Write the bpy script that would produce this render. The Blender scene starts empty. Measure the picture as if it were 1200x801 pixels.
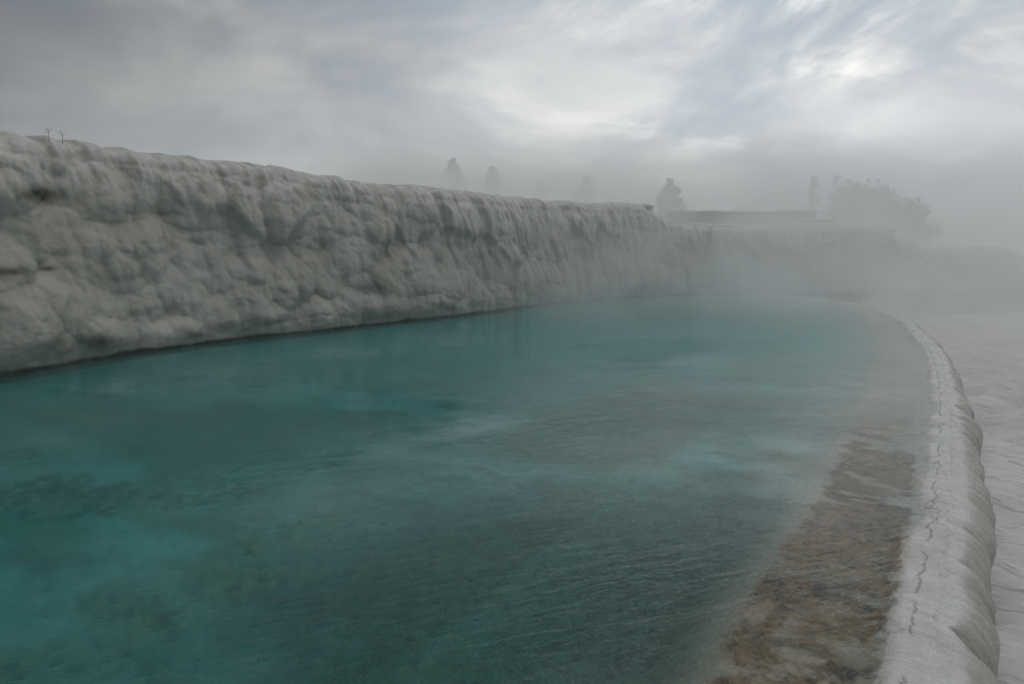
import bpy, math, random
import numpy as np
from mathutils import Vector

rng = np.random.default_rng(11)
random.seed(5)
S = bpy.context.scene
C = S.collection
R = math.radians

# ------------------------------------------------------------------ camera model
H = 2.0                       # eye height above the pool water
F = 800.0                     # focal length in photo pixels (24 mm on 36 mm, 1200 px wide)
PITCH = math.atan((400.5 - 290.0) / F)
cp, sp = math.cos(PITCH), math.sin(PITCH)

def ground_at(px, py, z=0.0):
    x = (px - 600.0) / F; y = (400.5 - py) / F
    d = (x, cp + y * sp, -sp + y * cp)
    t = (z - H) / d[2]
    return d[0] * t, d[1] * t

def z_at(px, py, Y):
    x = (px - 600.0) / F; y = (400.5 - py) / F
    d = (x, cp + y * sp, -sp + y * cp)
    t = Y / d[1]
    return H + d[2] * t

def x_at(px, py, Y):
    x = (px - 600.0) / F; y = (400.5 - py) / F
    return x * Y / (cp + y * sp)

cam = bpy.data.cameras.new('camera')
cam.lens = 24.0; cam.sensor_width = 36.0; cam.clip_start = 0.05; cam.clip_end = 5000
co = bpy.data.objects.new('camera', cam); C.objects.link(co)
co.location = (0, 0, H); co.rotation_euler = (math.pi / 2 - PITCH, 0, 0)
S.camera = co

# ------------------------------------------------------------------ numpy noise
def _hash(ix, iy, seed):
    h = (ix.astype(np.int64) * 374761393 + iy.astype(np.int64) * 668265263 + seed * 1442695041) & 0xFFFFFFFF
    h = ((h ^ (h >> 13)) * 1274126177) & 0xFFFFFFFF
    h = h ^ (h >> 16)
    h = (h * 2246822519) & 0xFFFFFFFF
    h = h ^ (h >> 15)
    return h.astype(np.float64) / 4294967295.0

def vnoise(x, y, seed=0):
    ix = np.floor(x); iy = np.floor(y)
    fx = x - ix; fy = y - iy
    ux = fx * fx * fx * (fx * (fx * 6 - 15) + 10); uy = fy * fy * fy * (fy * (fy * 6 - 15) + 10)
    a = _hash(ix, iy, seed); b = _hash(ix + 1, iy, seed)
    c = _hash(ix, iy + 1, seed); d = _hash(ix + 1, iy + 1, seed)
    return (a + (b - a) * ux) * (1 - uy) + (c + (d - c) * ux) * uy   # 0..1

def fbm(x, y, seed=0, octv=4, gain=0.5):
    s = 0.0; a = 1.0; n = 0.0
    for k in range(octv):
        s = s + a * (vnoise(x * 2 ** k + 17.3 * k, y * 2 ** k - 9.1 * k, seed + k * 7) - 0.5) * 2
        n += a; a *= gain
    return s / n

def pillows(u, v, seed, rmin=0.80, rmax=1.15, hang=0.35):
    """overlapping domes on a jittered unit lattice; a hard crease where two meet; hang > 0 pulls the
    high point of each dome towards its lower edge, like a drip."""
    iu = np.floor(u); iv = np.floor(v)
    best = np.zeros_like(u)
    for du in (-1, 0, 1):
        for dv in (-1, 0, 1):
            cu = iu + du; cv = iv + dv
            px = cu + 0.5 + (_hash(cu, cv, seed) - 0.5) * 0.85
            py = cv + 0.5 + (_hash(cu, cv, seed + 1) - 0.5) * 0.85
            r = rmin + (rmax - rmin) * _hash(cu, cv, seed + 2)
            hgt = 0.55 + 0.45 * _hash(cu, cv, seed + 3)
            dx = (u - px) / r; dy = (v - py) / r
            d2 = dx * dx + dy * dy
            k = np.clip(1 - d2, 0, None)
            dome = hgt * k ** .55 * (1 - hang * dy * 0.6)
            best = np.maximum(best, dome)
    return best

def smooth(a, b, x):
    t = np.clip((x - a) / (b - a), 0, 1)
    return t * t * (3 - 2 * t)

# ------------------------------------------------------------------ mesh helpers
def mesh_obj(name, verts, faces, mat, parent=None, uv=None, attrs=None, smooth_shade=True, kind=None):
    """verts (n,3) array; faces (m,4) or (m,3) int array"""
    me = bpy.data.meshes.new(name)
    verts = np.asarray(verts, np.float32); faces = np.asarray(faces, np.int32)
    k = faces.shape[1]
    me.vertices.add(len(verts)); me.vertices.foreach_set('co', verts.ravel())
    me.loops.add(faces.size); me.loops.foreach_set('vertex_index', faces.ravel())
    me.polygons.add(len(faces))
    me.polygons.foreach_set('loop_start', np.arange(len(faces), dtype=np.int32) * k)
    me.polygons.foreach_set('loop_total', np.full(len(faces), k, np.int32))
    if smooth_shade:
        me.polygons.foreach_set('use_smooth', np.ones(len(faces), bool))
    if uv is not None:
        l = me.uv_layers.new(name='UVMap')
        l.data.foreach_set('uv', np.asarray(uv, np.float32)[faces.ravel()].ravel())
    for an, av in (attrs or {}).items():
        a = me.attributes.new(an, 'FLOAT', 'POINT'); a.data.foreach_set('value', np.asarray(av, np.float32))
    me.update(); me.validate()
    if mat: me.materials.append(mat)
    o = bpy.data.objects.new(name, me); C.objects.link(o)
    if parent: o.parent = parent
    if kind: o['kind'] = kind
    return o

def grid_faces(ni, nj):
    i, j = np.meshgrid(np.arange(ni - 1), np.arange(nj - 1), indexing='ij')
    a = (i * nj + j).ravel()
    return np.stack([a, a + nj, a + nj + 1, a + 1], 1)

def tag(o, label=None, cat=None, group=None, kind=None):
    if label: o['label'] = label
    if cat: o['category'] = cat
    if group: o['group'] = group
    if kind: o['kind'] = kind
    return o

def catmull(pts, n):
    """dense polyline through pts, n points, even arc length"""
    P = np.asarray(pts, float)
    P = np.vstack([2 * P[0] - P[1], P, 2 * P[-1] - P[-2]])
    out = []
    for i in range(1, len(P) - 2):
        p0, p1, p2, p3 = P[i - 1], P[i], P[i + 1], P[i + 2]
        t = np.linspace(0, 1, 200, endpoint=False)[:, None]
        # centripetal-like damping through tension
        m1 = (p2 - p0) * 0.5; m2 = (p3 - p1) * 0.5
        L = np.linalg.norm(p2 - p1)
        for m in (m1, m2):
            ln = np.linalg.norm(m)
            if ln > L * 1.2: m *= L * 1.2 / ln
        h = (2 * t**3 - 3 * t**2 + 1) * p1 + (t**3 - 2 * t**2 + t) * m1 + (-2 * t**3 + 3 * t**2) * p2 + (t**3 - t**2) * m2
        out.append(h)
    out.append(P[-2][None])
    D = np.vstack(out)
    s = np.concatenate([[0], np.cumsum(np.linalg.norm(np.diff(D[:, :2], axis=0), axis=1))])
    return D, s

def resample(D, s, ss):
    return np.stack([np.interp(ss, s, D[:, k]) for k in range(D.shape[1])], 1)

# ------------------------------------------------------------------ node helpers
class NT:
    def __init__(self, nt): self.nt = nt
    def n(self, typ, **kw):
        nd = self.nt.nodes.new(typ)
        ins = kw.pop('ins', {})
        for k, v in kw.items(): setattr(nd, k, v)
        for k, v in ins.items(): self.set(nd.inputs[k], v)
        return nd
    def set(self, sock, v):
        if isinstance(v, bpy.types.NodeSocket): self.nt.links.new(v, sock)
        elif v is not None: sock.default_value = v
    def math(self, op, a, b=None, c=None, clamp=False):
        nd = self.nt.nodes.new('ShaderNodeMath'); nd.operation = op; nd.use_clamp = clamp
        self.set(nd.inputs[0], a)
        if b is not None: self.set(nd.inputs[1], b)
        if c is not None: self.set(nd.inputs[2], c)
        return nd.outputs[0]
    def vmath(self, op, a, b=None):
        nd = self.nt.nodes.new('ShaderNodeVectorMath'); nd.operation = op
        self.set(nd.inputs[0], a)
        if b is not None: self.set(nd.inputs[1], b)
        return nd.outputs['Value'] if op in ('DOT_PRODUCT', 'LENGTH', 'DISTANCE') else nd.outputs[0]
    def mix(self, f, a, b, mode='MIX'):
        nd = self.nt.nodes.new('ShaderNodeMix'); nd.data_type = 'RGBA'; nd.blend_type = mode
        self.set(nd.inputs[0], f); self.set(nd.inputs[6], a); self.set(nd.inputs[7], b)
        return nd.outputs[2]
    def noise(self, vec, scale, detail=4, rough=0.55, dist=0.0):
        nd = self.n('ShaderNodeTexNoise', ins={'Scale': scale, 'Detail': detail, 'Roughness': rough, 'Distortion': dist})
        if vec is not None: self.set(nd.inputs['Vector'], vec)
        return nd.outputs['Fac']
    def ramp(self, v, a, b, lo=0.0, hi=1.0, interp='SMOOTHSTEP'):
        nd = self.n('ShaderNodeMapRange', ins={'From Min': a, 'From Max': b, 'To Min': lo, 'To Max': hi})
        nd.interpolation_type = interp
        self.set(nd.inputs['Value'], v)
        return nd.outputs[0]
    def mapping(self, vec, scale=(1, 1, 1), rot=(0, 0, 0), loc=(0, 0, 0)):
        if any(rot):                    # turn first, then stretch along the turned axes
            r0 = self.n('ShaderNodeMapping', ins={'Rotation': rot}); self.set(r0.inputs['Vector'], vec); vec = r0.outputs[0]
        nd = self.n('ShaderNodeMapping', ins={'Scale': scale, 'Location': loc})
        self.set(nd.inputs['Vector'], vec)
        return nd.outputs[0]
    def attr(self, name):
        return self.n('ShaderNodeAttribute', attribute_name=name).outputs['Fac']
    def bump(self, h, strength=0.3, dist=0.02, normal=None):
        nd = self.n('ShaderNodeBump', ins={'Strength': strength, 'Distance': dist})
        self.set(nd.inputs['Height'], h)
        if normal is not None: self.set(nd.inputs['Normal'], normal)
        return nd.outputs[0]

def material(name):
    m = bpy.data.materials.new(name); m.use_nodes = True
    m.node_tree.nodes.clear()
    t = NT(m.node_tree)
    out = t.n('ShaderNodeOutputMaterial')
    return m, t, out

def pos(t): return t.n('ShaderNodeNewGeometry').outputs['Position']
def rgb(r, g, b): return (r, g, b, 1.0)

# ------------------------------------------------------------------ materials
def mat_cliff():
    m, t, out = material('travertine')
    P = pos(t)
    big = t.noise(P, 0.55, 4, 0.6)
    med = t.noise(t.mapping(P, (1, 1, 0.45)), 2.6, 5, 0.6)
    fine = t.noise(P, 16, 5, 0.65)
    c = t.mix(t.ramp(big, .35, .68), rgb(.45, .43, .39), rgb(.35, .33, .285))
    c = t.mix(t.ramp(med, .50, .70, 0, .45), c, rgb(.27, .26, .21))
    c = t.mix(t.ramp(fine, .5, .8, 0, .4), c, rgb(.52, .505, .475))
    streak = t.noise(t.mapping(P, (5.5, 5.5, .5)), 1.0, 4, .6)
    c = t.mix(t.ramp(streak, .56, .72, 0, .35), c, rgb(.25, .235, .175))
    c = t.mix(t.math('MULTIPLY', t.ramp(t.attr('lip'), .55, .95), t.ramp(streak, .58, .38, .1, .65)), c, rgb(.62, .61, .585))   # sky highlight on the rounded lip, painted into the colour
    st = t.attr('stain_and_shade')
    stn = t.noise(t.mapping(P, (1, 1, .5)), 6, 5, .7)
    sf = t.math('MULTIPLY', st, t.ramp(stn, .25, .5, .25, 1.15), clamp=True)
    c = t.mix(sf, c, rgb(.05, .043, .016))  # olive stains, plus the shade painted into the creases
    wl = t.attr('wet')
    wn = t.noise(P, 5, 4, .7)
    wf = t.math('MULTIPLY', wl, t.ramp(wn, .2, .5, .35, 1), clamp=True)
    c = t.mix(wf, c, rgb(.045, .035, .022))
    b1 = t.noise(t.mapping(P, (1, 1, .35)), 9, 6, .62)
    b2 = t.noise(P, 55, 3, .6)
    lipn = t.noise(t.mapping(P, (13, 13, 1.1)), 1.0, 4, .65, .3)
    b1 = t.math('ADD', b1, t.math('MULTIPLY', lipn, t.math('MULTIPLY', t.attr('lip'), .8)))
    nrm = t.bump(b1, .42, .035)
    nrm = t.bump(b2, .25, .006, nrm)
    b = t.n('ShaderNodeBsdfPrincipled', ins={'Base Color': c, 'Roughness': t.math('SUBTRACT', t.ramp(med, .3, .7, .42, .62), t.math('MULTIPLY', t.attr('lip'), .14)), 'Normal': nrm, 'Specular IOR Level': .45})
    t.nt.links.new(b.outputs[0], out.inputs['Surface'])
    return m

def silt_colour(t, P):
    a0 = t.noise(t.mapping(P, (1, .45, 1), (0, 0, R(-58))), .42, 5, .6, .3)
    a1 = t.noise(t.mapping(P, (1, .6, 1), (0, 0, R(-58))), 1.5, 6, .65)
    a2 = t.noise(P, 9, 5, .7)
    peb = t.noise(P, 34, 3, .6)
    c = t.mix(t.ramp(a0, .36, .62), rgb(.56, .56, .52), rgb(.24, .25, .205))
    c = t.mix(t.ramp(a1, .47, .64, 0, .75), c, rgb(.13, .135, .10))
    c = t.mix(t.ramp(a2, .53, .72, 0, .65), c, rgb(.075, .07, .045))
    c = t.mix(t.ramp(peb, .60, .74, 0, .55), c, rgb(.05, .045, .03))
    c = t.mix(t.ramp(peb, .40, .28, 0, .4), c, rgb(.58, .56, .50))
    ochre = t.noise(t.mapping(P, (1.3, .35, 1), (0, 0, R(-58)), (3, 1, 0)), .55, 4, .6)
    c = t.mix(t.ramp(ochre, .56, .68, 0, .7), c, rgb(.42, .27, .14))
    sy = t.n('ShaderNodeSeparateXYZ'); t.set(sy.inputs[0], P)
    c = t.mix(t.ramp(t.math('ADD', sy.outputs[1], t.math('MULTIPLY', a0, 5)), 10, 19, 0, .92), c, t.mix(a1, rgb(.66, .66, .62), rgb(.46, .46, .42)))     # clean pale silt towards the inflow
    # where the algae film has settled: a dark green field, a darker patch to its left, and a rusty streak
    sx = t.n('ShaderNodeSeparateXYZ'); wn = t.n('ShaderNodeTexNoise', ins={'Scale': .9, 'Detail': 5.0, 'Roughness': .65}); t.set(wn.inputs['Vector'], P)
    wv = t.n('ShaderNodeVectorMath', operation='SCALE', ins={'Scale': 2.6}); t.set(wv.inputs[0], wn.outputs['Color'])
    t.set(sx.inputs[0], t.vmath('ADD', P, wv.outputs[0]))
    X, Y = sx.outputs[0], sx.outputs[1]
    def spot(cx, cy, ang, rx, ry):
        cx += 1.3; cy += 1.3; ca, sa = math.cos(R(ang)), math.sin(R(ang))
        dx = t.math('SUBTRACT', X, cx); dy = t.math('SUBTRACT', Y, cy)
        a = t.math('MULTIPLY', t.math('ADD', t.math('MULTIPLY', dx, ca), t.math('MULTIPLY', dy, sa)), 1 / rx)
        b = t.math('MULTIPLY', t.math('SUBTRACT', t.math('MULTIPLY', dy, ca), t.math('MULTIPLY', dx, sa)), 1 / ry)
        return t.ramp(t.math('ADD', t.math('MULTIPLY', a, a), t.math('MULTIPLY', b, b)), 1.5, .1)
    film = t.mix(t.ramp(a2, .38, .66), rgb(.095, .125, .09), rgb(.035, .04, .025))
    film = t.mix(t.ramp(peb, .42, .30, 0, .6), film, rgb(.30, .31, .25))
    fm = t.math('MAXIMUM', spot(.2, 4.3, 12, 2.5, 2.0), t.math('MULTIPLY', spot(1.6, 8.3, 40, 2.6, 1.4), .7))
    fm = t.math('MAXIMUM', fm, t.math('MULTIPLY', spot(-3.9, 6.1, 15, 1.4, .55), t.ramp(a2, .42, .56)))
    c = t.mix(t.math('MULTIPLY', fm, .93), c, film)
    rust = t.math('MULTIPLY', spot(-2.3, 4.3, 62, 2.1, .55), t.ramp(a1, .36, .58, .15, .85))
    c = t.mix(rust, c, t.mix(t.ramp(a2, .4, .62), rgb(.46, .31, .17), rgb(.16, .10, .05)))
    return c, a2, peb

def mat_rim():
    m, t, out = material('rim_crust')
    uv = t.n('ShaderNodeUVMap').outputs[0]           # x = along the rim (m), y = across, 0 at the outer lip
    sx = t.n('ShaderNodeSeparateXYZ'); t.set(sx.inputs[0], uv)
    s, u = sx.outputs[0], sx.outputs[1]
    P = pos(t)
    # travertine crust
    n1 = t.noise(P, 3.0, 5, .6)
    n2 = t.noise(P, 28, 5, .7)
    c = t.mix(t.ramp(n1, .35, .7), rgb(.70, .685, .67), rgb(.56, .54, .52))
    flow = t.noise(t.mapping(uv, (22, 1.6, 1)), 1.0, 5, .65, .4)
    c = t.mix(t.ramp(flow, .5, .72, 0, .5), c, rgb(.40, .37, .335))
    c = t.mix(t.ramp(n2, .55, .75, 0, .45), c, rgb(.80, .79, .775))
    # outer face: warmer grey, damp
    drop = t.ramp(u, .00, .18)
    c = t.mix(t.math('MULTIPLY', drop, .75), c, t.mix(flow, rgb(.50, .46, .41), rgb(.32, .285, .245)))
    # crack running along the crust
    w1 = t.noise(t.mapping(uv, (3.2, 0, 0)), 1.0, 6, .72)
    cr = t.math('ABSOLUTE', t.math('SUBTRACT', u, t.math('MULTIPLY_ADD', w1, .26, -.50)))
    cw = t.noise(t.mapping(uv, (2.2, 0, 0), loc=(4, 0, 0)), 1.0, 4, .6)
    crack = t.math('MULTIPLY', t.ramp(cr, .002, .007, 1, 0), t.ramp(cw, .44, .56, 0, 1))
    # a second family of short cracks across the crust
    vor = t.n('ShaderNodeTexVoronoi', feature='DISTANCE_TO_EDGE', ins={'Scale': 1.0})
    wv = t.n('ShaderNodeVectorMath', operation='ADD'); t.set(wv.inputs[0], t.mapping(uv, (2.6, 3.5, 1)))
    wnz = t.n('ShaderNodeTexNoise', ins={'Scale': 9.0, 'Detail': 4.0}); t.set(wnz.inputs['Vector'], uv)
    sc = t.n('ShaderNodeVectorMath', operation='SCALE', ins={'Scale': .45}); t.set(sc.inputs[0], wnz.outputs['Color'])
    t.set(wv.inputs[1], sc.outputs[0]); t.set(vor.inputs['Vector'], wv.outputs[0])
    cb = t.ramp(t.noise(uv, 1.7, 3, .5, 0), .56, .66)
    crack2 = t.math('MULTIPLY', t.math('MULTIPLY', t.ramp(vor.outputs['Distance'], .004, .014, 1, 0), cb), t.ramp(u, -.52, -.42))
    crack2 = t.math('MULTIPLY', crack2, t.ramp(u, .0, -.1))
    ck = t.math('MAXIMUM', crack, crack2)
    c = t.mix(t.math('MULTIPLY', ck, t.ramp(t.noise(uv, 6, 3, .6), .35, .6, .03, .24)), c, rgb(.12, .105, .09))
    # submerged algae shelf
    eo = t.noise(t.mapping(uv, (1.1, 0, 0), loc=(9, 0, 0)), 1.0, 5, .6)
    uo = t.math('ADD', u, t.math('MULTIPLY_ADD', eo, -.30, .15))
    uo = t.math('ADD', uo, t.math('MULTIPLY_ADD', t.noise(P, 7, 5, .7), -.30, .15))
    near = t.ramp(s, S_NEAR0, S_NEAR1, 0, 1)         # 0 close to the camera, 1 where the brown fades away
    o_edge = t.ramp(near, 0, .5, -.49, -.57)
    outer = t.ramp(t.math('SUBTRACT', uo, o_edge), -.03, .03, 1, 0)
    inner = t.ramp(uo, -1.22, -1.12)
    shelf = t.math('MULTIPLY', outer, inner)
    a1 = t.noise(t.mapping(P, (1, 1, 1)), 2.2, 6, .68)
    a2 = t.noise(P, 17, 6, .72, .6)
    a3 = t.noise(P, 60, 4, .7)
    br = t.mix(t.ramp(t.math('ADD', t.math('MULTIPLY', a2, .6), t.math('MULTIPLY', a1, .4)), .40, .60), rgb(.030, .018, .007), rgb(.33, .205, .095))
    br = t.mix(t.ramp(a1, .47, .66, 0, .8), br, t.mix(a3, rgb(.09, .06, .022), rgb(.25, .165, .075)))
    pale = t.math('MULTIPLY', t.ramp(t.noise(P, 3.0, 5, .62), .46, .60), t.ramp(s, S_NEAR0 - .2, S_NEAR0 + 1.4, 1, .12))
    br = t.mix(pale, br, t.mix(a2, rgb(.38, .29, .19), rgb(.60, .53, .44)))
    fade = t.ramp(near, .35, .9, 1, .0)
    patch = t.ramp(t.noise(t.mapping(uv, (2.3, .8, 1)), 1.0, 4, .6), .38, .50, .30, 1)
    sf = t.math('MULTIPLY', t.math('MULTIPLY', shelf, fade), t.ramp(t.math('ADD', t.math('MULTIPLY', t.math('SUBTRACT', 1, near), .75), patch), .85, 1.15, .15, 1))
    # bed inside the shelf: pale silt and green-brown film
    bed, _a, _p = silt_colour(t, P)
    bedf = t.ramp(u, -.52, -.72)
    pool = t.mix(sf, t.mix(.45, bed, rgb(.52, .47, .38)), br)
    pool = t.mix(t.ramp(uo, -1.2, -1.5), pool, bed)
    wetline = t.mix(t.ramp(a2, .4, .6), rgb(.58, .56, .52), rgb(.42, .39, .33))
    c2 = t.mix(t.ramp(u, -.42, -.50), c, wetline)
    c2 = t.mix(t.math('MAXIMUM', bedf, sf), c2, pool)
    rough = t.ramp(n2, .35, .7, .14, .42)
    h = t.math('ADD', t.math('MULTIPLY', n2, .5), t.math('MULTIPLY', flow, .6))
    h = t.math('SUBTRACT', h, t.math('MULTIPLY', ck, 1.2))
    nrm = t.bump(h, .9, .025)
    nrm = t.bump(t.noise(P, 95, 4, .7), .5, .006, nrm)
    b = t.n('ShaderNodeBsdfPrincipled', ins={'Base Color': c2, 'Roughness': rough, 'Normal': nrm, 'Specular IOR Level': .5})
    t.nt.links.new(b.outputs[0], out.inputs['Surface'])
    return m

def mat_bed():
    m, t, out = material('pool_silt')
    P = pos(t)
    c, a2, peb = silt_colour(t, P)
    nrm = t.bump(t.math('ADD', a2, peb), .8, .05)
    b = t.n('ShaderNodeBsdfPrincipled', ins={'Base Color': c, 'Roughness': .85, 'Normal': nrm, 'Specular IOR Level': .1})
    t.nt.links.new(b.outputs[0], out.inputs['Surface'])
    return m

def mat_water():
    m, t, out = material('spring_water')
    P = pos(t)
    # wind ripples running across the pool, in patches
    r1 = t.noise(t.mapping(P, (2.4, 10, 1), (0, 0, R(-20))), 1.0, 3, .55, .5)
    r2 = t.noise(t.mapping(P, (7, 22, 1), (0, 0, R(-34))), 1.0, 3, .6, .3)
    patch = t.ramp(t.noise(t.mapping(P, (1, 1.5, 1), (0, 0, R(-30))), .25, 3, .5), .40, .58, .10, 1)
    h = t.math('MULTIPLY', t.math('ADD', r1, t.math('MULTIPLY', r2, .4)), patch)
    nrm = t.bump(h, .38, .03)
    g = t.n('ShaderNodeBsdfGlass', ins={'Color': rgb(1, 1, 1), 'Roughness': .0, 'IOR': 1.24, 'Normal': nrm})
    t.nt.links.new(g.outputs[0], out.inputs['Surface'])
    v = t.n('ShaderNodeVolumeAbsorption', ins={'Color': rgb(.02, .84, .86), 'Density': 1.35})
    sc = t.n('ShaderNodeVolumeScatter', ins={'Color': rgb(.05, .85, .855), 'Density': .34, 'Anisotropy': .0})
    ad = t.n('ShaderNodeAddShader'); t.nt.links.new(v.outputs[0], ad.inputs[0]); t.nt.links.new(sc.outputs[0], ad.inputs[1])
    t.nt.links.new(ad.outputs[0], out.inputs['Volume'])
    return m

def mat_lower():
    m, t, out = material('wet_travertine_ground')
    P = pos(t)
    n1 = t.noise(P, .8, 5, .6)
    fl = t.noise(t.mapping(P, (2.4, 11, 1), (0, 0, R(28))), 1.0, 5, .62, .6)
    f2 = t.noise(P, 22, 5, .7)
    c = t.mix(t.ramp(n1, .35, .65), rgb(.70, .67, .665), rgb(.58, .55, .54))
    c = t.mix(t.ramp(fl, .50, .66, 0, .85), c, rgb(.36, .32, .29))
    c = t.mix(t.ramp(f2, .55, .75, 0, .35), c, rgb(.74, .72, .70))
    nrm = t.bump(fl, .8, .06)
    nrm = t.bump(f2, .4, .012, nrm)
    b = t.n('ShaderNodeBsdfPrincipled', ins={'Base Color': c, 'Roughness': .38, 'Normal': nrm})
    t.nt.links.new(b.outputs[0], out.inputs['Surface'])
    return m

def mat_simple(name, col, rough=.8, var=.3, scale=3):
    m, t, out = material(name)
    P = pos(t)
    n = t.noise(P, scale, 4, .6)
    dark = tuple(c * (1 - var) for c in col[:3]) + (1,)
    c = t.mix(t.ramp(n, .35, .65), col, dark)
    b = t.n('ShaderNodeBsdfPrincipled', ins={'Base Color': c, 'Roughness': rough, 'Normal': t.bump(n, .4, .03)})
    t.nt.links.new(b.outputs[0], out.inputs['Surface'])
    return m

# ------------------------------------------------------------------ the pool rim curve (u = 0 at the outer lip)
rim_px = [(1171, 801), (1166, 700), (1160, 600), (1146, 500), (1129, 440), (1106, 405), (1062, 371), (1005, 356), (935, 348), (845, 343.5)]
rim_pts = [(-24, -4.2), (-14, -3.7), (-7, -3.2), (-3.5, -2.6), (-1.2, -1.6), (.3, -.3), (1.3, 1.25)]
rim_pts += [ground_at(px, py, -.03) for px, py in rim_px]
rim_pts += [(6.5, 32.4), (3, 33.5)]
rimD, rimS = catmull(rim_pts, 0)
RL = rimS[-1]
i_near = np.argmin(np.hypot(rimD[:, 0] - ground_at(1171, 801)[0], rimD[:, 1] - ground_at(1171, 801)[1]))
S_NEAR = rimS[i_near]
S_NEAR0 = S_NEAR - .4
S_NEAR1 = S_NEAR + 9.0

M_CLIFF = mat_cliff()
M_RIM = mat_rim()
M_BED = mat_bed()
M_WATER = mat_water()
M_LOWER = mat_lower()

def rim_frame(ss):
    P = resample(rimD, rimS, ss)
    e = .05
    T = resample(rimD, rimS, np.clip(ss + e, 0, RL)) - resample(rimD, rimS, np.clip(ss - e, 0, RL))
    T /= np.linalg.norm(T, axis=1)[:, None]
    # smooth tangents
    N = np.stack([T[:, 1], -T[:, 0]], 1)        # right of travel = outside of the pool
    return P, T, N

def bed_depth(u, x, y):
    """bed height under water as a function of the distance inside the rim"""
    w = .10 * fbm(x * .6, y * .6, 31, 3)
    uu = u + w
    z = np.where(uu > -1.2, -.028, 0)
    z = -.028 - .10 * smooth(-1.15, -1.5, uu) - .22 * smooth(-1.4, -2.6, uu) - .36 * smooth(-2.2, -6.0, uu)
    z = z + .016 * fbm(x * 3.1, y * 3.1, 3, 4) * smooth(-.4, -.7, uu) + .05 * fbm(x * 1.1, y * 1.1, 8, 4) * smooth(-1.4, -2.6, uu)
    return z

def build_rim():
    # along the rim: fine near the camera
    sl = []
    s = 0.0
    while s < RL:
        sl.append(s)
        d = abs(s - (S_NEAR + .8))
        step = .014 + .0045 * max(0, d - 2.0)
        if s < S_NEAR - 3: step = .12
        s += min(step, .12)
    ss = np.array(sl)
    P, T, N = rim_frame(ss)
    # across: a profile list q -> (u, z)
    ui = np.concatenate([np.linspace(-2.7, -1.5, 24), np.linspace(-1.48, -.5, 60), np.linspace(-.485, -.02, 44)])
    nd = 64
    ns, nu = len(ss), len(ui) + nd
    SS = np.repeat(ss[:, None], nu, 1)
    # scallops on the outer edge: lobes with soft bellies and sharper notches between them
    lob_u = ss / .80 + 2.4 * fbm(ss * .42, ss * 0, 5, 4)
    frac = lob_u - np.floor(lob_u)
    hsh = _hash(np.floor(lob_u), np.zeros_like(lob_u), 9)
    lobe = np.sqrt(np.clip(1 - (2 * frac - 1) ** 2, 0, 1)) * (.35 + .65 * hsh)        # 0 in the notches
    big = fbm(ss * .55, ss * 0 + 3.3, 21, 3)
    edge = -.22 + .07 * lobe + .045 * big
    U = np.zeros((ns, nu)); Z = np.zeros((ns, nu))
    X0 = P[:, 0][:, None]; Y0 = P[:, 1][:, None]
    k = len(ui)
    U[:, :k] = ui[None, :]
    # stretch the inner crust so that it meets the scalloped edge
    stretch = smooth(-.34, -.02, U[:, :k])
    U[:, :k] += stretch * edge[:, None]
    U[:, :k] -= .10 * smooth(-1.3, -.5, U[:, :k])*0
    xx = X0 + N[:, 0][:, None] * U[:, :k]; yy = Y0 + N[:, 1][:, None] * U[:, :k]
    zb = bed_depth(U[:, :k], xx, yy)
    crust = smooth(-.56, -.40, U[:, :k] + .11 * fbm(xx * 2.3, yy * 2.3, 14, 4))
    zc = .034 + .022 * fbm(xx * 3.5, yy * 3.5, 40, 4) + .006 * fbm(xx * 17, yy * 17, 41, 3)
    dip = smooth(-.30, .0, ui)[None, :] ** 2
    zc = zc - .03 * dip * (1 - .35 * lobe[:, None])
    Z[:, :k] = zb * (1 - crust) + zc * crust
    # channel of clear water between the shelf and the crust
    Z[:, :k] -= .02 * np.exp(-((U[:, :k] + .60) / .06) ** 2)
    # outer fall
    q = np.linspace(0, 1, nd + 1)[1:]
    ang = q[None, :]
    drop = 1.25
    aq = np.clip(q / .42, 0, 1) * math.pi / 2
    zz = -.27 * (1 - np.cos(aq)) - (drop - .27) * np.clip((q - .42) / .58, 0, 1)
    bulge = .20 * np.sin(aq) - .05 * smooth(.42, 1, q)
    fl_x = SS[:, k:]
    flute = fbm(fl_x * 9 + 2.0 * zz[None, :], zz[None, :] * 1.2 + 0 * fl_x, 60, 3)
    fine = fbm(fl_x * 26 + 3 * zz[None, :], zz[None, :] * 2.0 + 0 * fl_x, 66, 2)
    lob2 = lobe[:, None]
    ledge = pillows(fl_x / .55 + .4 * zz[None, :], zz[None, :] / .42 + 0 * fl_x, 77)
    U[:, k:] = (U[:, k - 1][:, None]) + bulge[None, :] * (.55 + .45 * lob2) + (.035 * flute + .012 * fine) * smooth(0, .2, q)[None, :] + .07 * ledge * smooth(.1, .4, q)[None, :]
    Z[:, k:] = Z[:, k - 1][:, None] + zz[None, :] + .05 * zz[None, :] * lob2
    X = X0 + N[:, 0][:, None] * U; Y = Y0 + N[:, 1][:, None] * U
    UVv = U.copy()
    UVv[:, k:] = U[:, k - 1][:, None] * 0 + .25 * np.sin(aq)[None, :] - zz[None, :]
    UVv[:, :k] = ui[None, :]
    v = np.stack([X.ravel(), Y.ravel(), Z.ravel()], 1)
    uv = np.stack([SS.ravel(), UVv.ravel()], 1)
    o = mesh_obj('pool_rim', v, grid_faces(ns, nu), M_RIM, uv=uv)
    tag(o, 'scalloped white travertine rim with brown algae shelf curving round the turquoise pool', 'terrace rim')
    return o
build_rim()

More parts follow.
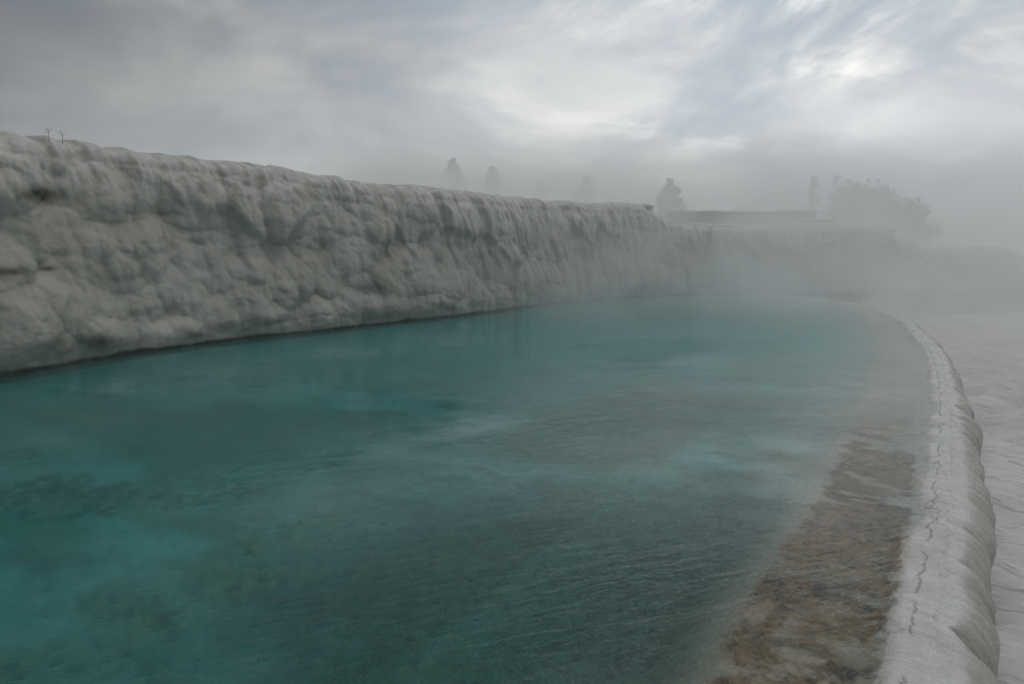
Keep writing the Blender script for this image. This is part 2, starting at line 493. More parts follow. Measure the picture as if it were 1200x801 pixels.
# ------------------------------------------------------------------ the cliff: base line (px on the water line) and its crest
base_px = [(0, 437), (60, 427), (130, 415), (210, 404), (300, 393), (420, 381), (520, 370), (600, 361), (660, 353.5), (720, 348.5), (800, 345), (900, 344)]
crest_px = [(-900, 40), (-300, 110), (0, 155), (60, 161), (100, 167), (200, 180), (260, 187), (330, 197), (400, 210), (420, 214), (480, 217), (520, 221), (560, 226), (600, 231), (650, 236), (690, 238), (750, 239),
            (757, 246), (775, 256), (800, 262), (830, 265), (860, 266), (875, 264.5), (930, 264.5), (1000, 266.5), (1038, 267.5), (1043, 279), (1066, 281), (1072, 290), (1110, 293),
            (1140, 291), (1165, 288.5), (1185, 294), (1205, 303), (1300, 312), (1500, 316)]
base_pts = [(-17.5, -5.5), (-14.5, 1.5)] + [ground_at(px, py) for px, py in base_px] + [(14.6, 30.4), (19, 31.0), (24.5, 33.2), (32, 37), (44, 41)]
cD, cS = catmull(base_pts, 0)
CL = cS[-1]

def build_cliff():
    sl = []; s = 0.0
    while s < CL:
        p = [np.interp(s, cS, cD[:, 0]), np.interp(s, cS, cD[:, 1])]
        sl.append(s)
        d = math.hypot(*p)
        st = .0022 * d
        if p[1] < 9 or p[0] > 26: st = .10
        s += max(.024, min(st, .10))
    ss = np.array(sl)
    P = resample(cD, cS, ss)
    e = .6
    T = resample(cD, cS, np.clip(ss + e, 0, CL)) - resample(cD, cS, np.clip(ss - e, 0, CL))
    T /= np.linalg.norm(T, axis=1)[:, None]
    N = np.stack([T[:, 1], -T[:, 0]], 1)          # towards the pool
    setback = .75
    # crest height from the silhouette
    Q = P - N * (setback + .35)
    cx = 600 + F * Q[:, 0] / np.maximum(Q[:, 1], 2.5) * (cp)        # rough image column
    pxs = np.array([a for a, b in crest_px], float); pys = np.array([b for a, b in crest_px], float)
    for _ in range(3):
        py = np.interp(cx, pxs, pys)
        yv = (400.5 - py) / F
        cx = 600 + F * Q[:, 0] / np.maximum(Q[:, 1], 2.5) * (cp + yv * sp)
    py = np.interp(cx, pxs, pys)
    yv = (400.5 - py) / F
    hh = H + (-sp + yv * cp) * np.maximum(Q[:, 1], 2.5) / (cp + yv * sp)
    hh = np.where(Q[:, 1] < 9, np.clip(hh, 3.6, 4.1), hh)
    hh = hh + .00
    front_z = np.where(P[:, 0] > 15, -1.15, -.75)
    # profile rows
    nw, nl, npl = 210, 44, 22
    qw = np.linspace(0, 1, nw)
    ql = np.linspace(0, 1, nl + 1)[1:]
    back = np.concatenate([np.linspace(.05, 1.6, npl - 6), [2.4, 4, 8, 16, 30, 50]])
    nj = nw + nl + npl
    ns = len(ss)
    O = np.zeros((ns, nj)); Z = np.zeros((ns, nj)); NO = np.zeros((ns, nj)); NZ = np.zeros((ns, nj))
    r = np.minimum(.42, .25 * hh)[:, None]
    top = hh[:, None]
    zw = front_z[:, None] + (top - r - front_z[:, None]) * qw[None, :]
    slope = (setback - 0.0)
    tt = np.clip(zw / (top - r), 0, 1)
    O[:, :nw] = -slope * tt ** 1.3
    Z[:, :nw] = zw
    NO[:, :nw] = 1; NZ[:, :nw] = .12
    a = ql * math.pi / 2
    O[:, nw:nw + nl] = -slope - r * 1.3 * (1 - np.cos(a))[None, :]
    Z[:, nw:nw + nl] = top - r + r * np.sin(a)[None, :]
    NO[:, nw:nw + nl] = np.cos(a)[None, :]; NZ[:, nw:nw + nl] = .12 + .88 * np.sin(a)[None, :]
    O[:, nw + nl:] = -slope - r * 1.3 - back[None, :]
    Z[:, nw + nl:] = top - .012 * back[None, :] * np.where(back < 3, 1, 0)[None, :] + np.where(back < 3, 0, -.03)[None, :]
    NZ[:, nw + nl:] = 1
    # surface coordinates: w = length up the profile
    L = np.sqrt(np.diff(O, axis=1) ** 2 + np.diff(Z, axis=1) ** 2)
    W = np.concatenate([np.zeros((ns, 1)), np.cumsum(L, 1)], 1) + front_z[:, None]
    U = np.repeat(ss[:, None], nj, 1)
    H2 = np.repeat((hh)[:, None], nj, 1)
    rel = W / H2                                     # 0 water, ~1 lip
    # masks along the wall: pillows to the left, drapery to the right
    px_col = cx[:, None] + 0 * W
    drape = smooth(430, 560, px_col) * (.85) + .15
    drape = np.clip(drape + .35 * fbm(U * .25, W * .2, 91, 2), 0, 1)
    wu = U + .11 * fbm(U * 1.3, W * 1.3, 1, 3); wv = W + .11 * fbm(U * 1.3, W * 1.3, 2, 3)
    lg = pillows(wu / 1.25, wv / .95 + .3 * np.sin(U * .4), 100)
    md = pillows(wu / .56, wv / .72, 110)
    sm = pillows(wu / .24, wv / .27, 120)
    xs = pillows(wu / .11 , wv / .14, 125)
    dc = pillows(wu / .42 + .25 * fbm(U * .5, W * .8, 6, 2), wv / 1.9, 130)
    dcs = pillows(wu / .17 + .3 * fbm(U * .8, W * .9, 7, 2), wv / 1.3, 140)
    pil = .42 * lg + .24 * md + .12 * dc + .075 * sm * (.3 + .7 * smooth(.35, .65, vnoise(U * .7, W * .7, 77))) + .015 * xs
    dra = .24 * lg + .30 * dc + .12 * dcs + .06 * sm * smooth(.75, .3, rel) + .07 * md
    disp = pil * (1 - drape) + dra * drape
    # hanging balconies below the lip
    bal_n = vnoise(U * .33 + 3.1, U * 0 + .5, 51)
    bal_lo = .62 + .34 * fbm(U * .8, U * 0, 52, 3)
    bal = smooth(bal_lo - .035, bal_lo + .06, rel) * smooth(1.08, .80, rel)
    balw = smooth(.40, .62, bal_n)
    disp = disp + bal * balw * .20 * (.25 + .75 * dc)
    # long low swell at the foot, a step half-way on the left
    disp = disp + .20 * smooth(.40, .05, rel) * (.5 + .5 * vnoise(U * .4, W * .2, 55))
    # flutes over the lip
    lipw = smooth(.72, .95, rel)
    fl = fbm(wu * 5.0, W * .35, 61, 2); fl2 = fbm(wu * 13.0, W * .6, 62, 3)
    flut = np.abs(fbm(wu * 3.1, W * .3, 63, 2))
    topdamp = 1 - .92 * smooth(.86, 1.08, rel)
    disp = disp * topdamp + (.05 * fl + .022 * fl2 + .10 * (flut - .3)) * lipw * (1 - .75 * smooth(1.0, 1.2, rel)) + .08 * fbm(U * .6, W * 0, 64, 3) * smooth(.95, 1.1, rel)
    disp = disp + .022 * fbm(U * 4.5, W * 4.5, 70, 4) + .006 * fbm(U * 16, W * 16, 71, 3)
    fade = np.ones(nj); fade[nw + nl:] = np.clip(1 - back / 1.9, 0, 1) * 1.0
    disp = (disp - .34 * topdamp) * fade[None, :]
    # the foot stays on the water line
    foot = smooth(-.25, .5, Z)
    disp = disp * (.45 + .55 * foot)
    Oo = O + NO * disp; Zo = Z + NZ * disp - .10 * np.clip(disp, 0, None) * NO * foot
    X = P[:, 0][:, None] + N[:, 0][:, None] * Oo
    Y = P[:, 1][:, None] + N[:, 1][:, None] * Oo
    # olive stains under a few balconies and pockets
    stain_and_shade = np.zeros((ns, nj))
    xp = 600 + F * X / np.maximum(Y * cp + (H - Zo) * sp, .5)
    yp = 400.5 - F * (-(H - Zo) * cp + Y * sp) / np.maximum(Y * cp + (H - Zo) * sp, .5)
    for (sx_, sy_, wx, wy, am) in [(50, 229, 26, 9, 1.1), (14, 318, 20, 5, .9), (58, 314, 10, 3, .8), (120, 402, 26, 9, .6), (436, 337, 16, 8, .7), (515, 302, 7, 12, .5), (450, 297, 14, 5, .45), (70, 398, 12, 6, .5),
                                   (832, 272, 3, 14, .8), (828, 300, 3, 9, .6), (640, 340, 16, 16, .35), (168, 316, 4, 8, .5), (886, 300, 4, 12, .4), (230, 392, 14, 5, .5), (300, 330, 10, 4, .4), (560, 300, 10, 6, .4)]:
        stain_and_shade = np.maximum(stain_and_shade, am * np.exp(-(((xp - sx_) / wx) ** 2 + ((yp - sy_) / wy) ** 2)))
    crease_shade = .45 * smooth(.035, .0, np.abs(md - .12)) * vnoise(U * 1.2, W * 2.2, 88) ** 2  # patchy shade painted along the creases between pillows
    stain_and_shade = np.maximum(stain_and_shade, crease_shade)
    wet = smooth(.085, .02, Zo + .045 * fbm(U * 2, U * 0, 33, 3)) * (NO > .5)
    v = np.stack([X.ravel(), Y.ravel(), Zo.ravel()], 1)
    f = grid_faces(ns, nj)[:, ::-1]
    o = mesh_obj('travertine_cliff', v, f, M_CLIFF, attrs={'stain_and_shade': stain_and_shade.ravel(), 'wet': wet.ravel(), 'lip': (smooth(.45, .85, rel) * .8 + .2 * drape).ravel()})
    tag(o, 'long bulging wall of pale travertine along the far left side of the pool', 'cliff')
    return o
build_cliff()

# ------------------------------------------------------------------ pool bed and water
def poly_pool():
    """closed outline of the pool: rim (inside) then back along the cliff"""
    i = (rimS > 0) & (rimS < RL)
    a = rimD[::40]
    b = cD[::60]
    b = b[(b[:, 0] < 3.5)][::-1]
    return a, b

def build_bed():
    # grid over the whole basin; distance to the rim gives the depth
    xs = np.concatenate([np.arange(-20, -6, .22), np.arange(-6, 6, .06), np.arange(6, 16, .16)])
    ys = np.concatenate([np.arange(-6, 0, .25), np.arange(0, 9, .05), np.arange(9, 18, .10), np.arange(18, 36, .22)])
    X, Y = np.meshgrid(xs, ys, indexing='ij')
    ss = np.arange(0, RL, .25)
    P, T, N = rim_frame(ss)
    fx = X.ravel(); fy = Y.ravel()
    best = np.full(fx.shape, 1e9); sd = np.zeros(fx.shape)
    for k in range(len(ss)):
        dx = fx - P[k, 0]; dy = fy - P[k, 1]
        d = dx * dx + dy * dy
        mk = d < best
        best[mk] = d[mk]
        sd[mk] = (dx * N[k, 0] + dy * N[k, 1])[mk]
    dist = np.sqrt(best)
    u = np.where(sd > 0, dist, -dist)
    z = bed_depth(np.minimum(u, -.6), fx, fy) - .015
    z += .030 * pillows(fx / .16 + .5 * fbm(fx, fy, 3, 2), fy / .16, 200, .25, .6) * smooth(-1.6, -2.6, u) * vnoise(fx * .8, fy * .8, 12)
    z = np.where(u > -1.9, z - .06 - .10 * smooth(-1.9, -1.2, u), z)
    z = np.where(u > -.7, -.6, z)
    F_ = grid_faces(len(xs), len(ys))
    keep = (u[F_] < -.45).any(1)
    F_ = F_[keep]
    used = np.unique(F_)
    remap = -np.ones(len(fx), np.int64); remap[used] = np.arange(len(used))
    v = np.stack([fx, fy, z], 1)[used]
    o = mesh_obj('pool_bed', v, remap[F_], M_BED, kind='structure')
    return o
build_bed()

def build_water():
    # one closed body: surface at z = 0 inside the rim crust, its floor buried below the bed
    ss = np.linspace(0, RL, 260)
    P, T, N = rim_frame(ss)
    A = P - N * .36                                     # just under the crust's inner slope
    i0 = np.argmin(np.hypot(cD[:, 0] - A[-1, 0], cD[:, 1] - A[-1, 1]))
    B = cD[:i0 + 1:50][::-1]
    nb = np.roll(B, 1, 0)
    T2 = np.gradient(B, axis=0); T2 /= np.linalg.norm(T2, axis=1)[:, None]
    B = B + np.stack([T2[:, 1], -T2[:, 0]], 1) * .35 * 1.0     # into the cliff's foot
    out = np.vstack([A, B])
    import bmesh
    bm = bmesh.new()
    vt = [bm.verts.new((x, y, 0)) for x, y in out]
    f = bm.faces.new(vt)
    if f.normal.z < 0: f.normal_flip()
    f.normal_update()
    if f.normal.z < 0: f.normal_flip()
    r = bmesh.ops.extrude_face_region(bm, geom=[f])
    for e_ in r['geom']:
        if isinstance(e_, bmesh.types.BMVert): e_.co.z = -1.05
    bmesh.ops.triangulate(bm, faces=bm.faces[:])
    bmesh.ops.recalc_face_normals(bm, faces=bm.faces[:])
    me = bpy.data.meshes.new('pool_water'); bm.to_mesh(me); bm.free()
    me.materials.append(M_WATER)
    o = bpy.data.objects.new('pool_water', me); C.objects.link(o); o['kind'] = 'structure'
    return o
build_water()

# ------------------------------------------------------------------ ground below the rim, and far ground
def build_lower():
    xs = np.concatenate([np.arange(1.0, 11, .05), np.arange(11, 24, .12), np.arange(24, 60, .5)])
    ys = np.concatenate([np.arange(-3, 12, .05), np.arange(12, 24, .11), np.arange(24, 44, .3)])
    X, Y = np.meshgrid(xs, ys, indexing='ij')
    c, s = math.cos(R(28)), math.sin(R(28))
    A = X * c + Y * s; B = -X * s + Y * c
    wB = B + .30 * fbm(A * .5, B * .5, 300, 3)
    step = pillows(A / 2.4 + .3 * fbm(X * .3, Y * .3, 301, 2), wB / .95, 302, .6, 1.0)
    z = -1.06 + .30 * step + .06 * fbm(X * .9, Y * .9, 303, 4) + .028 * fbm(A * 1.6, wB * 7, 304, 3) + .012 * fbm(A * 3, wB * 20, 305, 2)
    z -= .012 * np.clip(X - 6, 0, 30)
    mesh_obj('lower_terrace_ground', np.stack([X.ravel(), Y.ravel(), z.ravel()], 1), grid_faces(len(xs), len(ys)), M_LOWER, kind='structure')
build_lower()
g = np.array([-420, -120, -60, -30, 0, 30, 60, 120, 420.0])
GX, GY = np.meshgrid(g, g, indexing='ij')
mesh_obj('ground', np.stack([GX.ravel(), GY.ravel(), GX.ravel() * 0 - 1.75], 1), grid_faces(9, 9), M_LOWER, kind='structure')

# ------------------------------------------------------------------ terraces stepping up behind the cliff
def terrace(name, label, pxa, pxb, pytop, Y, zbot, depth, seed, roundness=.35, dy=0.0):
    """a flat-topped tier with rounded, fluted front; silhouette from column pxa to pxb at distance Y"""
    xa, xb = x_at(pxa, pytop, Y), x_at(pxb, pytop, Y + dy)
    zt = z_at(.5 * (pxa + pxb), pytop, Y)
    n = max(60, int((xb - xa) / .07))
    # outline: front edge wavy, right end rounded, back edge
    t = np.linspace(0, 1, n)
    fx = xa + (xb - xa) * t
    fy = Y + dy * t + .25 * fbm(fx * .5, fx * 0, seed, 3)
    k = np.linspace(0, math.pi / 2, 14)[1:]
    rr = roundness
    ex = xb + rr * np.sin(k); ey = fy[-1] + rr * (1 - np.cos(k))
    lx = xa - rr * np.sin(k); ly = fy[0] + rr * (1 - np.cos(k))
    ox = np.concatenate([lx[::-1], fx, ex]); oy = np.concatenate([ly[::-1], fy, ey])
    T = np.stack([np.gradient(ox), np.gradient(oy)], 1); T /= np.linalg.norm(T, axis=1)[:, None]
    N = np.stack([T[:, 1], -T[:, 0]], 1)
    s = np.concatenate([[0], np.cumsum(np.hypot(np.diff(ox), np.diff(oy)))])
    zs = np.concatenate([np.linspace(zbot, zt - .16, 40), zt - .16 + .16 * np.sin(np.linspace(0, math.pi / 2, 9)[1:])])
    inn = np.concatenate([np.zeros(40), -.14 * (1 - np.cos(np.linspace(0, math.pi / 2, 9)[1:]))])
    SS, ZZ = np.meshgrid(s, zs, indexing='ij')
    lip = smooth(zt - .35, zt - .05, ZZ)
    d = .22 * pillows(SS / .5, ZZ / 1.6, seed + 3) + .10 * pillows(SS / .2, ZZ / .9, seed + 5) + .05 * fbm(SS * 3, ZZ * 2, seed, 3) + .16 * lip - .15 * smooth(zt, zbot, ZZ) * -2.2
    off = inn[None, :] + d * (1 - .55 * smooth(zt - .1, zt, ZZ))
    X = ox[:, None] + N[:, 0][:, None] * off; Yy = oy[:, None] + N[:, 1][:, None] * off
    Zz = ZZ + .09 * fbm(SS * .7, ZZ * 0, seed + 9, 4) * lip
    # top sheet: rows going back
    bk = np.array([.4, 1.2, depth])
    X = np.concatenate([X, np.repeat(ox[:, None] * .98 + .02 * ox.mean(), 3, 1)], 1)
    Yy = np.concatenate([Yy, np.maximum(oy[:, None], 0) + bk[None, :]], 1)
    Zz = np.concatenate([Zz, np.full((len(ox), 3), zt - .03)], 1)
    v = np.stack([X.ravel(), Yy.ravel(), Zz.ravel()], 1)
    nv = len(v)
    o = mesh_obj(name, v, grid_faces(*X.shape)[:, ::-1], M_CLIFF, attrs={'stain_and_shade': np.zeros(nv), 'wet': np.zeros(nv), 'lip': np.full(nv, .8)})
    tag(o, label, 'terrace', 'stepped terraces above the cliff')
    return o
terrace('travertine_terrace', 'thin flat slab on the cliff crest where the high wall ends', 692, 754, 238.5, 30.2, 2.6, 3.0, 400, .12)
terrace('travertine_terrace', 'broad flat-topped block at the back, highest of the tiers right of the high wall', 792, 949, 246.5, 50, 1.5, 6, 410, .25)
terrace('travertine_terrace', 'low pale tier under the broad flat-topped block, above the cliff dip', 815, 962, 261.5, 44, 1.5, 5, 420, .3)
terrace('travertine_terrace', 'short low step at the right end of the broad flat-topped block', 945, 970, 256, 47, 1.5, 4, 430, .2)
terrace('travertine_terrace', 'blunt block ending the mid tier above the misty right cliff', 1004, 1039, 266.5, 34.5, 1.2, 4, 440, .2)

# ------------------------------------------------------------------ trees in the mist
M_LEAF = mat_simple('needle_foliage', rgb(.05, .062, .04), .9, .5, 1.5)
M_BARK = mat_simple('bark', rgb(.10, .08, .06), .9, .4, 8)
M_TWIG = mat_simple('dry_stem', rgb(.09, .08, .07), .9, .4, 20)

def tube(path, radii, seg=7):
    path = np.asarray(path, float); radii = np.asarray(radii, float)
    vs = []; n = len(path)
    T = np.gradient(path, axis=0); T /= np.linalg.norm(T, axis=1)[:, None]
    for i in range(n):
        a = np.cross(T[i], [0.31, .95, .05]); a /= np.linalg.norm(a); b = np.cross(T[i], a)
        for k in range(seg):
            th = 2 * math.pi * k / seg
            vs.append(path[i] + radii[i] * (math.cos(th) * a + math.sin(th) * b))
    fs = []
    for i in range(n - 1):
        for k in range(seg):
            k2 = (k + 1) % seg
            fs.append((i * seg + k, i * seg + k2, (i + 1) * seg + k2, (i + 1) * seg + k))
    return vs, fs

def tree(px, pytop, Y, zb, halfw, label, shape='cone', seed=0, nleaf=3200):
    r_ = np.random.default_rng(seed)
    x = x_at(px, pytop, Y); zt = z_at(px, pytop, Y); h = zt - zb
    root = bpy.data.objects.new('misty_tree', None); C.objects.link(root); root.location = (x, Y, zb)
    tag(root, label, 'tree', 'trees fading into the steam')
    # trunk with a few limbs
    V = []; Fc = []
    def add(p, rad):
        v, f = tube(p, rad); o = len(V); V.extend(v); Fc.extend([tuple(i + o for i in q) for q in f])
    zz = np.linspace(-.2, h * .93, 9)
    add(np.stack([.05 * np.sin(zz * 1.7 + seed), .05 * np.cos(zz * 1.3), zz], 1), np.linspace(.16, .02, 9) * max(.6, h / 6))
    for k in range(14):
        zl = h * (.18 + .6 * k / 14); a = r_.uniform(0, 6.28); L = halfw * (.75 if shape != 'cone' else .9 * (1 - zl / h))
        add([(0, 0, zl), (math.cos(a) * L * .5, math.sin(a) * L * .5, zl + .15 * L), (math.cos(a) * L, math.sin(a) * L, zl + .35 * L)], [.05, .03, .01])
    mesh_obj('trunk', V, Fc, M_BARK, root)
    # crown: small leaf sprays gathered in clumps
    ncl = 120 if shape != 'thin' else 60
    cl = []
    for k in range(ncl):
        q = r_.uniform(.04, .84 if shape == 'round' else 1.0)
        if shape == 'cone': rad = halfw * min(1.0, 1.55 * (1 - q) ** .75 + .02)
        elif shape == 'thin': rad = halfw * (math.sin(math.pi * min(1, q * .8 + .2)) ** .6)
        else: rad = halfw * math.sqrt(max(0.02, 1 - (2.1 * (q - .42)) ** 2))
        if shape == 'dome': rad = halfw * (math.sqrt(max(.0, 1 - (q * 1.02) ** 3)) if q < .86 else .14 * (1.0 - q) / .14 + .03)
        a = r_.uniform(0, 6.28); rr = rad * math.sqrt(r_.uniform(.1, 1))
        cl.append((rr * math.cos(a), rr * math.sin(a), h * (.10 + .90 * q), .15 * halfw * r_.uniform(.7, 1.5) * (1.1 - .6 * q if shape in ('cone', 'dome') else 1)))
    cl = np.array(cl)
    idx = r_.integers(0, ncl, nleaf)
    c = cl[idx, :3] + r_.normal(0, 1, (nleaf, 3)) * cl[idx, 3][:, None] * np.array([.75, .75, .85])
    c = c[(c[:, 2] > .05 * h) & (c[:, 2] < h * 1.03)]; nleaf = len(c)
    sz = .09 * r_.uniform(.6, 1.5, nleaf) * max(1.0, halfw / 1.6)
    A = r_.normal(0, 1, (nleaf, 3)); A /= np.linalg.norm(A, axis=1)[:, None]
    B = np.cross(A, r_.normal(0, 1, (nleaf, 3))); B /= np.linalg.norm(B, axis=1)[:, None]
    v = np.stack([c - A * sz[:, None] * 1.6, c - B * sz[:, None], c + A * sz[:, None] * 1.6, c + B * sz[:, None]], 1).reshape(-1, 3)
    mesh_obj('crown', v, np.arange(nleaf * 4).reshape(-1, 4), M_LEAF, root, smooth_shade=False)
    return root
TY = 82
tree(785, 211, TY - 12, 2.5, 1.55, 'dome-shaped tree with a pointed tip, darkest of those above the flat-topped block', 'dome', 1, 4200)
tree(686, 209, TY + 3, 2.5, 1.8, 'pointed tree above the crest, between a small spire and the darkest dome-shaped tree', 'cone', 2)
tree(633, 212, TY + 2, 2.5, 1.15, 'small pointed spire of a tree above the middle of the cliff crest', 'cone', 3, 1800)
tree(577, 197, TY + 4, 2.5, 1.8, 'faint tall tree lost in steam left of the small pointed spire', 'cone', 4)
tree(530, 187, TY + 4, 2.5, 2.1, 'faintest tall tree, leftmost of the row above the cliff crest', 'cone', 5)
tree(955, 205, TY, 1.9, .75, 'narrow upright tree on the left edge of the misty grove', 'thin', 6, 1500)
tree(982, 206, TY + 2, 1.9, .8, 'narrow upright tree rising from the middle of the misty grove', 'thin', 7, 1500)
tree(1012, 214, TY, 1.5, 3.7, 'broad rounded tree, largest of the misty grove', 'round', 8, 6000)
tree(1060, 232, TY - 2, .7, 3.0, 'low rounded tree at the right end of the misty grove', 'round', 9, 4500)

gx = np.arange(-140, 101, 4.0); gy = np.arange(62, 200, 4.0)
GX, GY = np.meshgrid(gx, gy, indexing='ij')
GZ = 2.5 - 1.2 * smooth(.2, .5, GX / GY) - .9 * smooth(.5, .6, GX / GY) - 2.0 * smooth(.6, .75, GX / GY) + .12 * fbm(GX * .1, GY * .1, 500, 3)
mesh_obj('upper_terrace_ground', np.stack([GX.ravel(), GY.ravel(), GZ.ravel()], 1), grid_faces(len(gx), len(gy)), M_LOWER, kind='structure')

# two dry sprigs on the crest at far left
def sprig(px, pytop, label, seed):
    r_ = np.random.default_rng(seed)
    Y = 12.1
    x = x_at(px, pytop, Y); zt = z_at(px, pytop, Y)
    zb = zt - .20
    V = []; Fc = []
    def add(p, rad):
        v, f = tube(p, rad, 5); o = len(V); V.extend(v); Fc.extend([tuple(i + o for i in q) for q in f])
    add([(0, 0, 0), (.01, 0, .12), (.0, .01, .18), (-.03, 0, .235)], [.005, .004, .003, .002])
    for k in range(4):
        a = (-1) ** k * r_.uniform(.3, .8); z0 = r_.uniform(.13, .19)
        add([(0, 0, z0), (a * .05, r_.uniform(-.03, .03), z0 + .025), (a * .11, r_.uniform(-.05, .05), z0 + r_.uniform(.0, .05))], [.003, .0025, .0015])
    o = mesh_obj('dry_sprig', V, Fc, M_TWIG)
    o.location = (x, Y, zb)
    tag(o, label, 'plant', 'dry sprigs on the cliff crest')
sprig(56, 152, 'forked dry sprig standing on the cliff crest, the taller of the two', 1)
sprig(72, 154.5, 'dry sprig leaning right on the cliff crest, the lower of the two', 2)

# ------------------------------------------------------------------ haze and steam
def box(name, lo, hi, mat, kind):
    x0, y0, z0 = lo; x1, y1, z1 = hi
    v = [(x0, y0, z0), (x1, y0, z0), (x1, y1, z0), (x0, y1, z0), (x0, y0, z1), (x1, y0, z1), (x1, y1, z1), (x0, y1, z1)]
    f = [(3, 2, 1, 0), (4, 5, 6, 7), (0, 1, 5, 4), (1, 2, 6, 5), (2, 3, 7, 6), (3, 0, 4, 7)]
    return mesh_obj(name, v, f, mat, kind=kind, smooth_shade=False)

m, t, out = material('haze_air')
v = t.n('ShaderNodeVolumePrincipled', ins={'Color': rgb(.97, .98, .98), 'Density': .0055, 'Anisotropy': .55})
t.nt.links.new(v.outputs[0], out.inputs['Volume'])
box('haze', (-430, -430, -2.8), (430, 430, 14.5), m, 'stuff')

m, t, out = material('steam_vapour')
P = pos(t)
n = t.noise(t.mapping(P, (1, 1, 1.5)), .16, 3, .55, .6)
sx = t.n('ShaderNodeSeparateXYZ'); t.set(sx.inputs[0], P)
x, y, z = sx.outputs
hf = t.ramp(z, -1.0, 11.5, 1.0, .0)
hf = t.math('POWER', hf, 1.5)
far = t.ramp(t.math('ADD', y, t.math('MULTIPLY', x, .75)), 17, 36, 0, 1)
edge0 = t.math('MULTIPLY', t.ramp(x, 64, 52), t.math('MULTIPLY', t.ramp(y, 95, 80), t.ramp(x, -22, -12)))
edge = t.math('MULTIPLY', t.ramp(x, 28, 12, .10, 1), t.math('MULTIPLY', t.ramp(y, 64, 52), t.ramp(x, -13, -6)))
d = t.math('MULTIPLY', t.math('MULTIPLY', t.ramp(n, .33, .66), hf), t.math('MULTIPLY', far, edge))
d = t.math('MULTIPLY', d, .14)
# thicker vapour lying on the hot water at the far end
n2 = t.noise(t.mapping(P, (1, 1, 1.2)), .33, 4, .6, .8)
low = t.math('POWER', t.ramp(z, -.6, 3.6, 1, 0, 'LINEAR'), 2.0)
reach = t.math('MULTIPLY', t.ramp(t.math('ADD', y, t.math('MULTIPLY', x, .35)), 16, 29), t.math('MULTIPLY', edge, t.ramp(x, 22, 11, .22, 1)))
d = t.math('ADD', d, t.math('MULTIPLY', t.math('MULTIPLY', low, reach), t.math('MULTIPLY', t.ramp(n2, .36, .64), .80)))
# a higher bank drifting over the upper terraces
bank = t.math('MULTIPLY', t.math('MULTIPLY', t.ramp(y, 44, 60), t.ramp(z, 13, 8.0)), t.math('MULTIPLY', edge0, t.ramp(n, .25, .75, .45, 1.2)))
d = t.math('ADD', d, t.math('MULTIPLY', bank, t.ramp(x, 16, 4, .040, .080)))
# a plume climbing off the upper pools behind the crest
px_ = t.math('MULTIPLY', t.math('SUBTRACT', x, t.math('MULTIPLY_ADD', z, -.35, -2.2)), 1 / 4.0)
py_ = t.math('MULTIPLY', t.math('SUBTRACT', y, 28), 1 / 5.5)
pl = t.ramp(t.math('ADD', t.math('MULTIPLY', px_, px_), t.math('MULTIPLY', py_, py_)), 1.6, 0)
pl = t.math('MULTIPLY', t.math('MULTIPLY', pl, t.ramp(n2, .36, .66)), t.math('MULTIPLY', t.ramp(z, 1.5, 4.5), t.ramp(z, 13, 9.5)))
d = t.math('ADD', d, t.math('MULTIPLY', pl, .075))
v = t.n('ShaderNodeVolumePrincipled', ins={'Color': rgb(.98, .985, .98), 'Anisotropy': .5})
t.set(v.inputs['Density'], d)
t.nt.links.new(v.outputs[0], out.inputs['Volume'])
STEAM = True
if STEAM:
    box('steam', (-22, 5, -1.0), (64, 96, 13.0), m, 'stuff')

# ------------------------------------------------------------------ sky and sun
SUN_EL, SUN_AZ = R(17), R(22)            # azimuth measured from +Y towards +X
sd = Vector((math.sin(SUN_AZ) * math.cos(SUN_EL), math.cos(SUN_AZ) * math.cos(SUN_EL), math.sin(SUN_EL)))
W = bpy.data.worlds.new('World'); S.world = W; W.use_nodes = True
W.node_tree.nodes.clear()
t = NT(W.node_tree)
wo = t.n('ShaderNodeOutputWorld')
sky = t.n('ShaderNodeTexSky', sky_type='NISHITA', sun_disc=False, sun_elevation=SUN_EL, sun_rotation=SUN_AZ, altitude=300, air_density=1.0, dust_density=2.0, ozone_density=1.0)
D = t.n('ShaderNodeTexCoord').outputs['Generated']
D = t.vmath('NORMALIZE', D)
sx = t.n('ShaderNodeSeparateXYZ'); t.set(sx.inputs[0], D)
dz = t.math('MAXIMUM', sx.outputs[2], 0.0)
den = t.math('ADD', dz, .10)
cv = t.n('ShaderNodeCombineXYZ'); t.set(cv.inputs[0], t.math('DIVIDE', sx.outputs[0], den)); t.set(cv.inputs[1], t.math('DIVIDE', sx.outputs[1], den))
cvp = cv.outputs[0]
band = t.noise(t.mapping(cvp, (.34, .75, 1), (0, 0, R(-26)), (1.7, .3, 0)), .8, 4, .5, .4)
wisp = t.noise(t.mapping(cvp, (.5, 1.35, 1), (0, 0, R(-24)), (5.7, 2.3, 0)), 1.0, 5, .55, .5)
soft = t.noise(D, 2.1, 3, .5)
streak = t.noise(t.mapping(D, (3.1, 1, 6.2), (0, R(13), 0), (.35, 0, .2)), 1.0, 8, .60, .55)
sdot = t.vmath('DOT_PRODUCT', D, tuple(sd))
glow = t.math('POWER', t.math('MAXIMUM', sdot, 0), 14)
core = t.math('POWER', t.math('MAXIMUM', sdot, 0), 90)
left = t.ramp(sx.outputs[0], -.62, .02, .50, 1.0)
face = t.ramp(sdot, -.2, .97, .20, 1.0, 'LINEAR')
cl = t.mix(t.ramp(t.math('ADD', t.math('MULTIPLY', band, .35), t.math('MULTIPLY', streak, .65)), .36, .62), rgb(2.8, 3.4, 4.1), rgb(5.6, 5.8, 5.9))
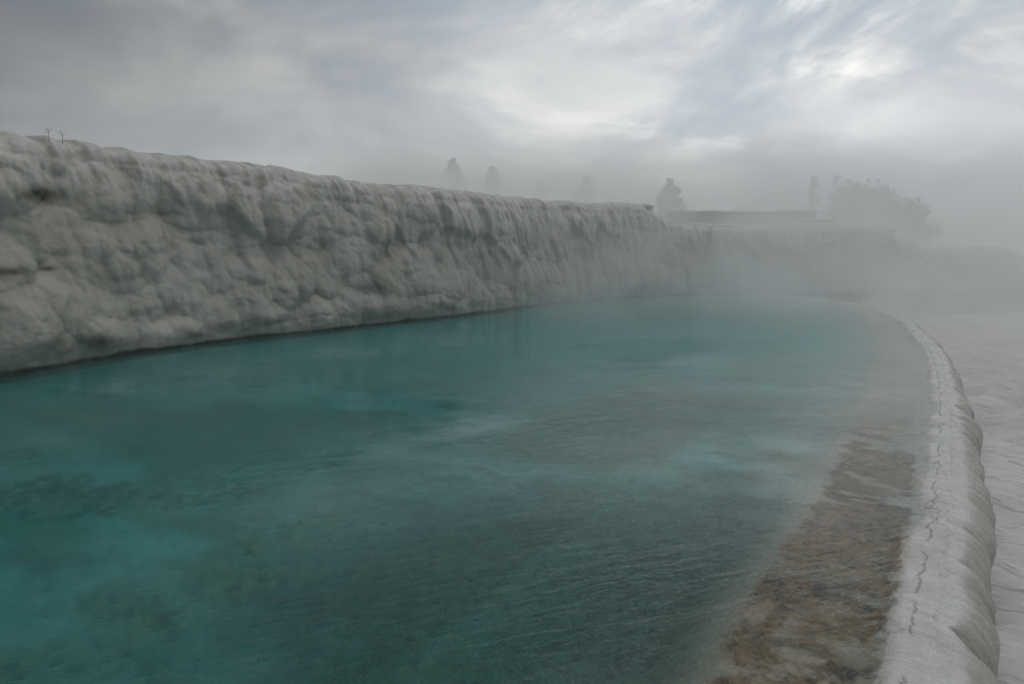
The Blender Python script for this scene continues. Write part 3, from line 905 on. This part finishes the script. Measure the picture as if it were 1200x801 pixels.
cl = t.mix(t.math('MULTIPLY', t.ramp(t.math('ADD', t.math('MULTIPLY', wisp, .4), t.math('MULTIPLY', streak, .6)), .50, .66), t.math('ADD', .25, t.math('MULTIPLY', glow, .9)), clamp=True), cl, rgb(9.8, 9.65, 9.2))
def dir_of(px, py):
    a, b = (px - 600.0) / F, (400.5 - py) / F
    return tuple(Vector((a, cp + b * sp, -sp + b * cp)).normalized())
gap = None
for px, py, k_, w_ in ((850, 92, 240, .50), (1040, 126, 700, .22), (720, 150, 160, .34), (1010, 165, 900, .25)):
    gk = t.math('MULTIPLY', t.math('POWER', t.math('MAXIMUM', t.vmath('DOT_PRODUCT', D, dir_of(px, py)), 0), k_), w_)
    gap = gk if gap is None else t.math('ADD', gap, gk)
gap = t.math('MULTIPLY', gap, t.ramp(streak, .42, .60, .12, .85))
cl = t.mix(t.math('MINIMUM', gap, 1.0), cl, rgb(9.6, 9.4, 8.9))
br = t.math('ADD', t.math('MULTIPLY', face, .9), t.math('ADD', t.math('MULTIPLY', glow, .14), t.math('MULTIPLY', core, .04)))
br = t.math('MULTIPLY', br, left)
cl2 = t.n('ShaderNodeVectorMath', operation='SCALE'); t.set(cl2.inputs[0], cl); t.set(cl2.inputs['Scale'], t.math('MULTIPLY', br, t.math('MULTIPLY', t.math('MULTIPLY', t.ramp(dz, .72, .93, 1.0, 7.5), t.ramp(dz, .335, .46, 1.0, .46)), t.ramp(dz, .04, .26, 1.6, 1.0))))
cover = t.ramp(t.math('ADD', t.math('MULTIPLY', band, .6), t.math('MULTIPLY', soft, .4)), .30, .50, .92, 1)
col = t.mix(cover, sky.outputs[0], cl2.outputs[0])
bg = t.n('ShaderNodeBackground', ins={'Strength': .10}); t.set(bg.inputs[0], col)
t.nt.links.new(bg.outputs[0], wo.inputs['Surface'])

sl = bpy.data.lights.new('sun', 'SUN'); sl.energy = .5; sl.angle = R(170); sl.color = (1, .95, .88)
so = bpy.data.objects.new('sun', sl); C.objects.link(so)
so.rotation_euler = sd.to_track_quat('Z', 'Y').to_euler(); so.location = (20, 40, 30)

# ------------------------------------------------------------------ render settings
S.view_settings.view_transform = 'Standard'; S.view_settings.look = 'None'
S.view_settings.exposure = 0.35; S.view_settings.gamma = 1.0
S.cycles.use_denoising = True
S.cycles.max_bounces = 10; S.cycles.transmission_bounces = 8; S.cycles.volume_bounces = 4
S.cycles.transparent_max_bounces = 8
S.cycles.volume_step_rate = 2.0; S.cycles.volume_max_steps = 128
